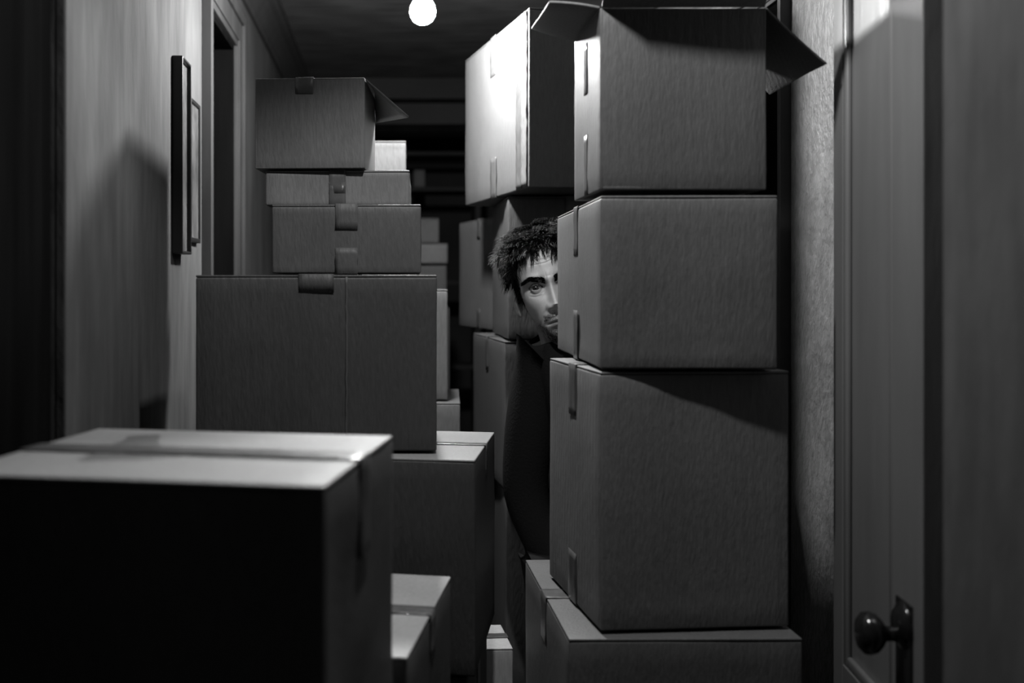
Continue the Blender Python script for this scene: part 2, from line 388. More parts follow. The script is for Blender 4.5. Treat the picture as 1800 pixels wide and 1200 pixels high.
# vertical corner crease line is given by the rounded plates; the flaps:
def flap(parent, pivot, axis, ang, size, tone, seed, outward):
    """size = (along hinge, length). Built lying outward, then turned about the hinge."""
    a, b = size
    bm = rounded(a/2, b/2, .002, r=.0018, n=10, amp=.003, seed=seed)
    for v in bm.verts:                                     # free corners curl a little
        q = (v.co.y+b/2)/b; v.co.z += .008*q*q*math.sin(v.co.x*9+seed)
    bmesh.ops.translate(bm, vec=(0, b/2, 0), verts=bm.verts)
    o = obj('top_flap', bm, CARD[tone], parent); o.location = pivot
    o.rotation_euler = Matrix.Rotation(outward, 4, 'Z').to_euler()
    o.matrix_local = Matrix.Translation(pivot) @ Matrix.Rotation(outward, 4, 'Z') @ Matrix.Rotation(ang, 4, 'X')
    return o
flap(t, (0, -dR/2, h+.001), 0, math.radians(42), (wR-.004, .12), 1, 5, math.pi)             # towards the camera
flap(t, (-wR/2, 0, h+.001), 0, math.radians(12), (dR-.004, .080), 1, 6, math.pi/2)         # left
flap(t, (wR/2, 0, h+.001), 0, math.radians(-46), (dR-.004, .13), 1, 7, -math.pi/2)           # right, hanging
flap(t, (0, dR/2+.003, h-.002), 0, math.radians(-84), (wR-.004, .13), 1, 8, 0)
e = .0012
for z0_, z1_, nm in ((h-.115, h-.03, 'side_tape'), (0, .10, 'bottom_tape')):
    bm = ribbon([(Vector((-wR/2-e, 0, z0_)), Vector((-1, 0, 0))), (Vector((-wR/2-e, 0, z1_)), Vector((-1, 0, 0)))], .03, Vector((0, 1, 0)), seed=9); obj(nm, bm, TAPE_CLEAR if nm == 'side_tape' else TAPE, t)

D = 1.765; c_ = X(1056, D)
carton('cardboard box in the right-hand stack directly hiding half the face', c_, D, H(651, D), H(341.5, D), w_from(1367, c_, D, -1.5), d_from(980, c_, D, -1.5), -1.5, 'L', 1, tab=.085)
D = 1.766; c_ = X(1056, D)
carton('tallest box of the right-hand stack with a diagonal shadow across its front', c_, D, H(1112, D), H(651.5, 1.765), w_from(1387, c_, D, 5), d_from(966, c_, D, 5), 5, 'L', 0, tab=.085)
Ht = H(1112, 1.768); D = -Ht*F/620
c_ = X(1000, D)
carton('cardboard box under the tallest box, taped lid jutting out to the left', c_, D, Ht-.44, Ht-.0005, .36, .505, 0.6, 'L', 1, tab=.08, tapew=.06)
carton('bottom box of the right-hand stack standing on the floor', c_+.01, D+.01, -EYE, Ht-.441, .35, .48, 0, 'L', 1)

# --- big bright box and the stack behind the man
D = 2.56; c_ = X(930, D); Hb = H(331, D)
bb = carton('big brightly lit cardboard box beside the bulb with crumpled tape on its edge', c_, D, Hb, H(11, D), .37, .62, 9.4, 'L', 1, tab=.10, tapew=.055, along='x', rad=.004, amp=.004)
# old creased tape down the near edge of its lit side
hB = bb['h']; wB = bb['w']; dB_ = bb['d']
bm = ribbon([(Vector((-wB/2-.0015, -dB_/2+.075, 0.004)), Vector((-1, 0, 0))), (Vector((-wB/2-.0015, -dB_/2+.075, hB-.004)), Vector((-1, 0, 0)))], .055, Vector((0, 1, 0)), seed=33, crinkle=.0018); obj('edge_tape', bm, TAPE, bb)
bm = ribbon([(Vector((-wB/2-.0025, -dB_/2+.032, 0.006)), Vector((-1, 0, 0))), (Vector((-wB/2-.0025, -dB_/2+.032, hB-.004)), Vector((-1, 0, 0)))], .045, Vector((0, 1, 0)), seed=35, crinkle=.0022); obj('edge_tape', bm, TAPE_CLEAR, bb)
D = 2.76; c_ = X(893, D); Hc1 = H(598, D)
carton('dark cardboard box behind the head of the man, under the bright box', c_, D, Hc1, Hb-.0005, .33, .40, 0, 'L', 2, along='y')
c_ = X(887, D)
carton('box below head height behind the man, with two tape tabs on its lit side', c_, D, H(862, D), Hc1-.0005, .36, .50, 4.4, 'L', 2, tab=.09, tapew=.035)
H3 = H(862, D)
carton('box behind the man, third below the bright box, only a dark sliver showing', c_+.004, D+.01, H3-.48, H3-.0005, .36, .46, 2, 'L', 2)
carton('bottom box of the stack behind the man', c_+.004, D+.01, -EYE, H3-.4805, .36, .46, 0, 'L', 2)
# --- box further back, left of the man
D = 3.22; c_ = .325; Hk = -.135
carton('cardboard box behind the bright one, between the stacks, tape tab at its top', c_, D, Hk, .200, .30, .46, 11.5, 'L', 1, tab=.06, tapew=.03)
carton('dark box under the one between the stacks', c_+.03, D+.14, Hk-.60, Hk-.0005, .28, .36, 5, 'L', 2)
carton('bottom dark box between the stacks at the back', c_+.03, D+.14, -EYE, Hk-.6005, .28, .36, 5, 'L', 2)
# --- small box low between the stacks
D = 2.37; Hf = H(1137, D); c_ = X(902, D)
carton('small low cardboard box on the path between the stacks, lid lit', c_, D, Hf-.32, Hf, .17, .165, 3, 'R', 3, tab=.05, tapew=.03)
carton('bottom box under the small low box between the stacks', c_+.004, D-.02, -EYE, Hf-.3205, .18, .20, 3, 'R', 2)

# --- left-hand stack
D = 1.93; c_ = X(768, D); H4t, H4b = H(481, D), H(795, D)
w4 = w_from(344, c_, D, -1)
b4 = carton('widest dark cardboard box at the middle of the left-hand stack', c_, D, H4b, H4t, w4, .34, -1, 'R', 5, along='y', tab=.03, tapew=.06, tape=CARD[5])
bm = ribbon([(Vector((.052, -.1712, 0.003)), Vector((0, -1, 0))), (Vector((.052, -.1712, b4['h']-.003)), Vector((0, -1, 0)))], .003, Vector((1, 0, 0)), seed=2, crinkle=.0004); obj('glue_seam', bm, CARD[2], b4)
D = 2.13; c_ = X(740, D); H3t = H(357, D)
carton('shallower box on the widest box of the left-hand stack, cracked tape in front', c_, D, H4t+.0005, H3t, w_from(478, c_, D, -1.2), .30, -1.2, 'R', 2, along='y', tab=.048, tapew=.042, tape=CARD[2])
D = 2.22; c_ = X(720, D); H2t = H(297, D)
carton('flat box second from the top of the left-hand stack, dark tape in front', c_, D, H3t+.0005, H2t, w_from(467, c_, D, -1.6), .26, -1.6, 'R', 0, along='y', tab=.045, tapew=.032)
# top box, right end open with a flap sticking out
D = 2.205; c_ = X(641, D); wT = w_from(447, c_, D, -1.5); dT = .25
t, h = openbox('top cardboard box of the left-hand stack with one flap sticking out sideways', c_, D, H2t+.0005, H(136, D), wT, dT, -4, 'R', 1, None)
sd = 171
obj('body', join(plate(wT/2, .002, h/2, .002, sd, (0, -dT/2+.002, h/2), r=.0018), plate(wT/2, .002, h/2, .002, sd+1, (0, dT/2-.002, h/2), r=.0018),
     plate(.002, dT/2, h/2, .0015, sd+2, (-wT/2+.002, 0, h/2), r=.0018), plate(.002, dT/2, h/2, .0015, sd+3, (wT/2-.002, 0, h/2), r=.0018), plate(wT/2, dT/2, .002, .001, sd+4, (0, 0, .002), r=.0018), plate(wT/2, dT/2, .002, .001, sd+5, (0, 0, h-.002), r=.0018)), CARD[1], t)
def px3(px, py, D): return Vector((X(px, D), D, EYE+H(py, D)))
Mi = (Matrix.Translation(t.location) @ Matrix.Rotation(t.rotation_euler.z, 4, 'Z')).inverted()
N_, T_, B_c, F_c = [Mi @ p for p in (px3(643, 138, 2.206), px3(719, 204, 2.25), px3(661, 214, 2.455), px3(658, 152, 2.452))]
bm = bmesh.new(); nn = Vector((.35, -.2, .9)).normalized()*.0035; lay = []
for off in (0, 1):
    lay.append([[bm.verts.new(N_.lerp(F_c, i/8).lerp(T_.lerp(B_c, i/8), j/8)-nn*off) for j in range(9)] for i in range(9)])
for i in range(8):
    for j in range(8):
        for off in (0, 1): L_ = lay[off]; bm.faces.new((L_[i][j], L_[i+1][j], L_[i+1][j+1], L_[i][j+1]))
for i in range(8):
    for j in (0, 8):
        bm.faces.new((lay[0][i][j], lay[0][i+1][j], lay[1][i+1][j], lay[1][i][j])); bm.faces.new((lay[0][j][i], lay[0][j][i+1], lay[1][j][i+1], lay[1][j][i]))
bmesh.ops.recalc_face_normals(bm, faces=bm.faces); obj('top_flap', bm, CARD[1], t)
bm = ribbon([(Vector((-.01, -dT/2-e, h-.03)), Vector((0, -1, 0))), (Vector((-.01, -dT/2-e, h)), Vector((0, -.7, .7))), (Vector((-.01, -dT/2, h+e)), Vector((0, 0, 1))), (Vector((-.01, dT/2, h+e)), Vector((0, 0, 1)))], .035, Vector((1, 0, 0)), seed=21); obj('top_tape', bm, TAPE, t)
# under the wide box
D = 1.862; c_ = X(835, D); H5b = H(1190, D)
carton('tall cardboard box under the widest box, bright taped lid corner jutting right', c_, D, H5b, H4b-.0005, .44, .36, -10.5, 'R', 5, lit_top_tone=4, bottom=False, along='x', tab=.05, tapew=.028, tape=TAPE_CLEAR)  # lid paler than the body: its light is in the colour
carton('bottom box of the left-hand stack', c_-.012, D+.01, -EYE, H5b-.0035, .42, .34, -10.5, 'R', 2)

# --- stack behind the left-hand stack
gD = 3.02
carton('small bright box peeping out behind the top of the left-hand stack', X(714, gD), gD, H(300, gD)-.06, H(246, gD), .16, .22, 0, 'R', 2, tab=.04, tapew=.03)
Hm = H(300, gD)-.06
carton('box hidden under the small bright box behind the left-hand stack', X(722, gD), gD-.02, -.01, Hm-.0005, .26, .26, 0, 'R', 1)
gD = 2.9
carton('slim lit edge of a tall box directly behind the widest box', X(787, gD), gD, H(704, gD), -.0105, .32, .34, -1, 'R', 1, along='y')
H7 = H(704, gD)
carton('box under the slim lit edge behind the left-hand stack, worn corner', X(809, gD-.03), gD-.03, H7-.42, H7-.0005, .34, .38, -3, 'R', 1, along='y')
carton('bottom box of the stack hidden behind the left-hand stack', X(809, gD-.03), gD-.02, -EYE, H7-.4205, .34, .36, -3, 'R', 2)

# --- dim boxes far down the corridor
fD = 4.6
f0 = H(505, fD)
carton('dim box at the far end of the corridor, uppermost of its far stack', X(772, fD), fD, H(427, fD), H(383, fD), .10, .2, 0, 'R', 2, tab=0)
carton('paler box at the far end of the corridor, second of its far stack', X(786, fD), fD-.03, H(464, fD), H(427.3, fD), .16, .22, 0, 'R', 0, tab=.03, tapew=.02)
carton('dim box at the far end of the corridor, third of its far stack', X(785, fD), fD, H(540, fD), H(464.3, fD), .18, .2, 0, 'R', 2, tab=0)
carton('bottom box of the far stack at the end of the corridor', X(790, fD), fD, -EYE+.45, H(540.3, fD), .22, .24, 0, 'R', 2, tab=0)
carton('lowest box of the far stack at the end of the corridor', X(792, fD), fD-.02, -EYE, -EYE+.4495, .26, .28, 0, 'R', 2, tab=0)

# --- dark shelf unit beyond the header
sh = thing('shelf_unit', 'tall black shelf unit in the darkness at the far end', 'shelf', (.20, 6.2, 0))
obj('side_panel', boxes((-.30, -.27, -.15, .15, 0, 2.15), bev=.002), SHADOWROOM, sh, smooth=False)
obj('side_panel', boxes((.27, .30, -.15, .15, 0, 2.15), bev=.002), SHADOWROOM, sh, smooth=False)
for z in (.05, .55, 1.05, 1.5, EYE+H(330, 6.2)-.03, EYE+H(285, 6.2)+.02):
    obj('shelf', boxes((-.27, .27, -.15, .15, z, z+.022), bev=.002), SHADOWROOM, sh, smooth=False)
zz = H(330, 6.2)-.03+.022
carton('faint small box standing on a shelf of the black shelf unit', X(747, 6.08), 6.08, zz+.002, zz+.095, .06, .12, 0, 'R', 2, tab=0)

# --- foreground boxes, out of focus
D = 1.0; Hg = H(850, D); c_ = X(571, D)
carton('big blurred box in the left foreground with a dented, lit lid', c_, D, Hg-.46, Hg, .37, .342, -10.4, 'R', 1, lit_top_tone=4, along='x', tab=.10, tapew=.05, amp=.006, rad=.005)  # lit lid painted as a paler grey than the body
carton('box under the big blurred foreground box', c_+.005, D-.005, Hg-.90, Hg-.4605, .36, .33, -9, 'R', 2)
carton('bottom box of the foreground stack', c_+.005, D-.005, -EYE, Hg-.9005, .37, .34, -10, 'R', 2)
D = 1.36; Hg2 = H(1152, D); c_ = X(716, D)
carton('low blurred box between the foreground box and the left-hand stack, shiny taped lid', c_, D, Hg2-.42, Hg2, .36, .385, -11, 'R', 1, lit_top_tone=3, along='x', tab=.06, tapew=.04, tape=TAPE_CLEAR, rad=.005)  # pale lid on a darker body carries painted light
carton('bottom box under the low blurred box', c_+.004, D-.004, -EYE, Hg2-.4205, .36, .37, -11, 'R', 2)

# ------------------------------------------------------------------ the man
HX, HY, HZ = .356, 2.50, EYE-.003
ROLL = math.radians(-13)      # crown leans to the left of the picture
man = thing('person', 'dark-haired man in black peering with one eye from behind the right-hand stack', 'person', (.428, 2.49, 0))

def interp(z, tab):
    zs = [p[0] for p in tab]; vs = [p[1] for p in tab]
    # smooth (monotone-ish cubic through numpy polyfit is unstable: use smoothstepped linear with fine table)
    return np.interp(z, zs, vs)
def smooth_tab(tab):
    zs = np.linspace(tab[0][0], tab[-1][0], 400); v = np.interp(zs, [p[0] for p in tab], [p[1] for p in tab])
    k = np.hanning(31); k /= k.sum(); vp = np.pad(v, 15, mode='edge'); v2 = np.convolve(vp, k, mode='valid')
    return zs, v2
A_ = smooth_tab([(-.118, .016), (-.110, .027), (-.095, .035), (-.07, .0455), (-.04, .0575), (0, .067), (.04, .0725), (.07, .071), (.09, .062), (.105, .047), (.116, .025), (.12, .004)])
F_ = smooth_tab([(-.118, .070), (-.110, .082), (-.095, .086), (-.075, .0865), (-.05, .088), (-.02, .087), (0, .086), (.02, .0915), (.045, .090), (.07, .078), (.09, .060), (.105, .042), (.116, .020), (.12, .003)])
B_ = smooth_tab([(-.118, .0), (-.110, .015), (-.095, .035), (-.07, .060), (-.04, .082), (0, .097), (.04, .102), (.07, .094), (.09, .078), (.105, .055), (.116, .028), (.12, .003)])
def gz(x, z, x0, z0, sx, sz): return np.exp(-((x-x0)/sx)**2/2-((z-z0)/sz)**2/2)
EYX, EYZ, EYY, ER = .0315, -.001, -.0655, .0125
def head_mesh(NU=400, NV=440):
    # denser rows round the eyes and mouth
    vv = np.linspace(0, 1, NV); z = -.118+.238*vv
    uu = np.linspace(-math.pi, math.pi, NU, endpoint=False)
    uu = uu-.45*np.sin(uu)                                      # denser in front (u = 0)
    U, Zm = np.meshgrid(uu, z)
    a = np.interp(Zm, *A_); f = np.interp(Zm, *F_); b = np.interp(Zm, *B_)
    ex = .86
    sx = np.sign(np.sin(U))*np.abs(np.sin(U))**ex; cy = np.sign(np.cos(U))*np.abs(np.cos(U))**ex
    x = a*sx; y = np.where(cy > 0, -f*cy, -b*cy)
    front = np.clip(cy*3, 0, 1)
    ax = np.abs(x); d = np.zeros_like(x)
    z_ = Zm
    # nose
    nh = np.interp(z_, [-.056, -.050, -.046, -.039, -.032, -.018, -.005, .006, .018], [0, .003, .018, .0275, .0255, .0180, .0120, .0075, 0])
    ns = np.interp(z_, [-.055, -.045, -.035, -.02, -.002, .01], [.0085, .0085, .0075, .0062, .0060, .009])
    d += nh*np.exp(-(np.abs(x)/ns)**2.3/2)
    d += .011*gz(ax, z_, .0135, -.0425, .0050, .0050)
    d += -.006*gz(ax, z_, .0075, -.0505, .0035, .0022)
    d += -.0025*gz(ax, z_, .0205, -.043, .003, .006)
    # brow, sockets, cheek, nasolabial
    d += .0045*gz(ax, z_, .012, .0125, .009, .0050)+.0065*gz(ax, z_, .036, .0195, .012, .0055)+.002*gz(x, z_, 0, .02, .010, .008)
    d += -.0150*gz(ax, z_, .028, .000, .0150, .0105)
    d += -.0085*gz(ax, z_, .0150, .0035, .0050, .010)
    d += .0055*gz(ax, z_, .045, -.026, .017, .013)
    d += -.0035*gz(ax, z_, .042, -.062, .012, .018)
    nl = .0155+(-.045-z_)*.55
    d += -.0022*np.exp(-((ax-nl-.006)/.0028)**2/2)*np.clip((z_+.080)/.012, 0, 1)*np.clip((-.042-z_)/.008, 0, 1)
    # mouth
    d += .0070*gz(x, z_, 0, -.070, .020, .010)
    d += .0045*gz(x, z_, 0, -.0675, .015, .0028)+.0052*gz(x, z_, 0, -.0785, .013, .0034)
    ml = -.0730-.0012*(ax/.02)**2
    d += -.0052*np.exp(-((z_-ml)/.0013)**2/2)*np.clip((.0255-ax)/.004, 0, 1)
    d += -.003*gz(ax, z_, .0255, -.0745, .0035, .003)
    d += -.0018*gz(x, z_, 0, -.0605, .0025, .0045)
    d += -.004*gz(x, z_, 0, -.088, .014, .0035)+.0065*gz(x, z_, 0, -.101, .014, .0085)
    # forehead creases, frown, bags
    for zc in (.044, .052):
        d += -.0017*np.exp(-((z_-zc-.002*np.sin(x*60)-.10*np.abs(x))/.0010)**2/2)*np.clip((.042-ax)/.022, 0, 1)
    d += -.0012*gz(ax, z_, .006, .016, .0011, .006)
    by = EYZ-.0125-.0035*(1-((ax-EYX)/.017)**2)
    d += -.0026*np.exp(-((z_-by)/.0016)**2/2)*np.clip(1.1-np.abs((ax-EYX)/.018)**2, 0, 1)
    d += .0012*np.exp(-((z_-by-.0035)/.0022)**2/2)*np.clip(1.1-np.abs((ax-EYX)/.016)**2, 0, 1)
    y = y-d*front
    # eyelids wrapped over the eyeball
    dx = ax-EYX; dzz = z_-EYZ
    rr = np.sqrt(dx**2+dzz**2)
    R1 = ER+.0016
    lid = EYY-np.sqrt(np.clip(R1**2-dx**2-dzz**2, 0, None))
    wgt = np.clip((R1*.985-rr)/(R1*.36), 0, 1)*(front > .5)
    wgt = wgt*wgt*(3-2*wgt)
    y = np.where(wgt > 0, y*(1-wgt)+np.minimum(lid, y+.004)*wgt, y)
    t = np.clip((dx+.0128)/.0262, 0, 1)
    up = .0058*np.sin(math.pi*t)**.8+.0012*(t-.5)*2*0; lo = -.0036*np.sin(math.pi*t)**.9
    tilt = .0012*(t-.4)
    up = up+tilt; lo = lo+tilt
    op = (dzz < up) & (dzz > lo) & (t > 0) & (t < 1) & (front > .5)
    edge = np.minimum(up-dzz, dzz-lo)
    k = np.clip(edge/.0012, 0, 1); k = k*k*(3-2*k)
    y = np.where(op, y+.0050*k, y)
    # upper lid crease
    cr = up+.0032
    y = y+np.where((np.abs(dx) < .0155) & (front > .5), .0012*np.exp(-((dzz-cr)/.0008)**2/2)*np.clip((.0155-np.abs(dx))/.004, 0, 1), 0)
    return x, y, z_, U
hx, hy, hz, hU = head_mesh()
NV, NU = hx.shape
verts = np.stack([hx, hy, hz], -1).reshape(-1, 3)
idx = np.arange(NV*NU).reshape(NV, NU)
q = np.stack([idx[:-1], np.roll(idx, -1, 1)[:-1], np.roll(idx, -1, 1)[1:], idx[1:]], -1).reshape(-1, 4)
me = bpy.data.meshes.new('head'); me.from_pydata(verts.tolist(), [], q.tolist()+[idx[0, ::-1].tolist(), idx[-1].tolist()])
me.materials.append(SKIN)
me.shade_smooth()
MH = Matrix.Translation((HX-man.location.x, HY-man.location.y, HZ)) @ Matrix.Rotation(ROLL, 4, 'Y') @ Matrix.Diagonal((1, 1, 1.09, 1)) @ Matrix.Rotation(math.radians(-5), 4, 'Z') @ Matrix.Rotation(math.radians(-3), 4, 'X')

# body skeletons grown with the Skin modifier
def skinned(points, edges, radii, levels=2, root=0):
    me = bpy.data.meshes.new('sk'); me.from_pydata(points, edges, []); o = bpy.data.objects.new('sk', me); COL.objects.link(o)
    m1 = o.modifiers.new('s', 'SKIN'); m1.use_smooth_shade = True
    sv = me.skin_vertices[0].data if me.skin_vertices else None
    if sv is None:
        bm = bmesh.new(); bm.from_mesh(me); bm.verts.layers.skin.verify(); bm.to_mesh(me); bm.free(); sv = me.skin_vertices[0].data
    for i, r in enumerate(radii):
        sv[i].radius = (r, r) if not isinstance(r, tuple) else r; sv[i].use_root = (i == root)
    m2 = o.modifiers.new('u', 'SUBSURF'); m2.levels = levels; m2.render_levels = levels
    bpy.context.view_layer.update()
    ev = o.evaluated_get(bpy.context.evaluated_depsgraph_get()); out = bpy.data.meshes.new_from_object(ev)
    bpy.data.objects.remove(o); return out
def head_pt(p): return tuple(MH @ Vector(p))
# local to the man's Empty at (.47, 2.49): shoulders centred a little right, the neck leans left to the head
def bodyset(kind):
    g = 0 if kind == 'skin' else .010
    P = []; E = []; R = []
    def add(p, r, prev=None):
        P.append(p); R.append(r); i = len(P)-1
        if prev is not None: E.append((prev, i))
        return i
    pel = add((.05, .02, .90), (.13+g, .095+g))
    return P, E, R, add, pel, g
# skin body: trunk, neck, arms, legs
P, E, R, add, pel, g = bodyset('skin')
wai = add((.05, .02, 1.04), .105, pel); che = add((.045, .025, 1.20), .115, wai); upc = add((.03, .03, 1.31), .095, che)
nb = add((-.015, .03, 1.375), .055, upc); nk = add(head_pt((0, .028, -.085)), .054, nb); add(head_pt((0, .02, -.02)), .056, nk)
HANDS = []
for s in (-1, 1):
    sh_ = add((.045+s*.140, .03, 1.33), .055, upc); el = add((.05+s*.175, .045, 1.03), .042, sh_); wr = add((.05+s*.085, -.02, .81), .028, el)
    hand = add((.05+s*.080, -.03, .755), (.036, .020), wr)
    HANDS.append((s, (.05+s*.080, -.03, .72)))
    hp = add((.05+s*.085, .02, .84), .085, pel); kn_ = add((.05+s*.09, .0, .48), .058, hp); an = add((.05+s*.09, .025, .10), .038, kn_); add((.05+s*.09, -.02, .045), .032, an)
body = skinned(P, E, R, 2)
bmB = bmesh.new(); bmB.from_mesh(body)
fs = []
for s, (hx_, hy_, hz_) in HANDS:
    for i, ln in enumerate((.070, .078, .072, .056)):
        y0 = hy_-.028+.018*i
        pts = [(hx_, y0, hz_+.035), (hx_, y0-.001, hz_), (hx_-s*.006, y0, hz_-ln*.45), (hx_-s*.018, y0, hz_-ln*.8), (hx_-s*.028, y0, hz_-ln)]
        m_ = skinned(pts, [(0, 1), (1, 2), (2, 3), (3, 4)], [.0095, .009, .0085, .0075, .006], 1); bmB.from_mesh(m_)
    pts = [(hx_-s*.002, hy_-.02, hz_+.06), (hx_-s*.012, hy_-.040, hz_+.035), (hx_-s*.018, hy_-.046, hz_+.01), (hx_-s*.022, hy_-.046, hz_-.012)]
    bmB.from_mesh(skinned(pts, [(0, 1), (1, 2), (2, 3)], [.012, .0105, .009, .007], 1))
hm = me.copy(); hm.transform(MH)
for f in bmB.faces: f.material_index = 0
bmB.from_mesh(hm)
# ears
for s in (-1, 1):
    be = bmesh.new(); bmesh.ops.create_uvsphere(be, u_segments=24, v_segments=16, radius=1)
    for v in be.verts:
        x_, y_, z_ = v.co; rad = math.hypot(y_, z_)
        v.co = Vector((x_*.007+.004*(rad > .7)*s+s*(.071)+s*.006*max(0, y_), y_*.017+.024+.004*z_, z_*.031-.018+.002*y_)); 
    tmp = bpy.data.meshes.new('e'); be.to_mesh(tmp); be.free(); tmp.transform(MH); bmB.from_mesh(tmp)
bme = bpy.data.meshes.new('body'); bmB.to_mesh(bme); bmB.free()
bme.materials.append(SKIN)
# skin tone: lips, stubble, rings under the eyes; socket and lid shade painted in
nvb = len(bme.vertices); cc = np.empty(nvb*3); bme.vertices.foreach_get('co', cc); cc = cc.reshape(-1, 3)
Mi = np.array(MH.inverted()); lc = cc @ Mi[:3, :3].T+Mi[:3, 3]
x_, y_, z_ = lc[:, 0], lc[:, 1], lc[:, 2]; ax = np.abs(x_); isf = (y_ < .03) & (np.abs(z_) < .12) & (ax < .085)
rn = np.random.RandomState(3); jt = rn.normal(0, .0018, nvb)
sm = lambda v, w_: 1/(1+np.exp(-v/w_))
st = np.maximum.reduce([sm(-.082-z_+jt, .003)*sm(.055-ax, .004), sm(-.0565-z_+jt, .0018)*sm(z_+.0670, .0012)*sm(.030-ax, .003), .75*sm(-.058-.55*(.062-ax)-z_+jt, .005)*sm(ax-.026, .003)])
tone = 1-.66*np.clip(st, 0, 1)*(1+.25*rn.normal(0, 1, nvb)).clip(.4, 1.3)
mlv = -.0730-.0012*(ax/.02)**2; lp = sm(mlv+.0068*np.clip(1-(ax/.0245)**2, 0, 1)-z_, .0006)*sm(z_-mlv+.0082*np.clip(1-(ax/.022)**2, 0, 1), .0006)*(ax < .0245)
tone = tone*(1-lp)+lp*.38
tone *= 1-.50*np.exp(-((ax-.029)/.0135)**2/2-((z_-.004)/.0085)**2/2)  # shade of the eye socket put into the skin colour
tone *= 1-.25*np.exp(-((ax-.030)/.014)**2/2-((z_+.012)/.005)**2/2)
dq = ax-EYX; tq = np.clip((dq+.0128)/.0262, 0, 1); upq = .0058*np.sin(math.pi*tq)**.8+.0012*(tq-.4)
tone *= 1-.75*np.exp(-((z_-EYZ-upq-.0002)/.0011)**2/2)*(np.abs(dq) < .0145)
tone *= 1-.62*sm(z_-EYZ-upq+.0006, .0003)*sm(EYZ+upq+.0042-z_, .0006)*(np.abs(dq) < .0150)  # upper lid darkened where it would catch the light
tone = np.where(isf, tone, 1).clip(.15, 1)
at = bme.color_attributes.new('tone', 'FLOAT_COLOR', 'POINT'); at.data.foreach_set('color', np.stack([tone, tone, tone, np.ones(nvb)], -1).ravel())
bo = obj('body', bme, None, man)
# eyes
def eyeball(s):
    be = bmesh.new(); bmesh.ops.create_uvsphere(be, u_segments=48, v_segments=48, radius=ER)
    for v in be.verts:
        v.co = Vector((v.co.x, -v.co.z, v.co.y))            # pole faces -y
        r = math.hypot(v.co.x, v.co.z)
        if v.co.y < 0 and r < .0062: v.co.y -= .0006*(1-(r/.0062)**2)
    for f in be.faces:
        c = f.calc_center_median(); r = math.hypot(c.x, c.z)
        f.material_index = 0 if (c.y > 0 or r > .0066) else (1 if r > .0028 else 2)
    m = bpy.data.meshes.new('eye'); be.to_mesh(m); be.free()
    for k in (EYEWHITE, IRIS, PUPIL): m.materials.append(k)
    m.transform(Matrix.Rotation(math.radians(3), 4, 'X') @ Matrix.Rotation(math.radians(-4), 4, 'Z'))
    m.transform(MH @ Matrix.Translation((s*EYX, EYY, EYZ)))
    return obj('eye', m, None, man)
eyeball(-1); eyeball(1)

# hair: tapered wavy strands
def strands(seeds, segs=6, r0=.0006):
    V = []; Fc = []
    for (p, path_dirs, ln, r) in seeds:
        pts = [Vector(p)]; d_ = None
        for k in range(segs):
            pts.append(pts[-1]+path_dirs[k]*ln/segs)
        base = len(V)
        for k, pt in enumerate(pts):
            tdir = (pts[min(k+1, segs)]-pts[max(k-1, 0)]).normalized()
            a = tdir.orthogonal().normalized(); b = tdir.cross(a); rr_ = r*(1-k/segs)**.6+.00005
            for i in range(3): V.append(tuple(pt+(a*math.cos(2.094*i)+b*math.sin(2.094*i))*rr_))
        for k in range(segs):
            for i in range(3):
                A0 = base+3*k; Fc.append((A0+i, A0+(i+1) % 3, A0+3+(i+1) % 3, A0+3+i))
    m = bpy.data.meshes.new('hair'); m.from_pydata(V, [], Fc); return m
rh = random.Random(11); seeds = []
def head_surface(u, z):
    a = np.interp(z, *A_); f = np.interp(z, *F_); b = np.interp(z, *B_)
    s_, c_ = math.sin(u), math.cos(u); sx = math.copysign(abs(s_)**.86, s_); cy = math.copysign(abs(c_)**.86, c_)
    return Vector((a*sx, -f*cy if cy > 0 else -b*cy, z))
def hn(u, z):
    p = head_surface(u, z); return (p-Vector((0, .01, .025))).normalized()
def hairline(u):
    au = abs(u)
    return float(np.interp(au, [0, .35, .75, 1.0, 1.25, 1.5, 1.75, 2.2, 3.15], [.074, .070, .062, .040, .005, -.030, .0, -.035, -.065]))
clumps = []
for i in range(260):
    clumps.append((Vector((rh.gauss(0, 1), rh.gauss(0, 1), rh.gauss(0, 1))).normalized(), rh.uniform(0, 6.28), rh.uniform(.7, 1.25)))
n_s = 0
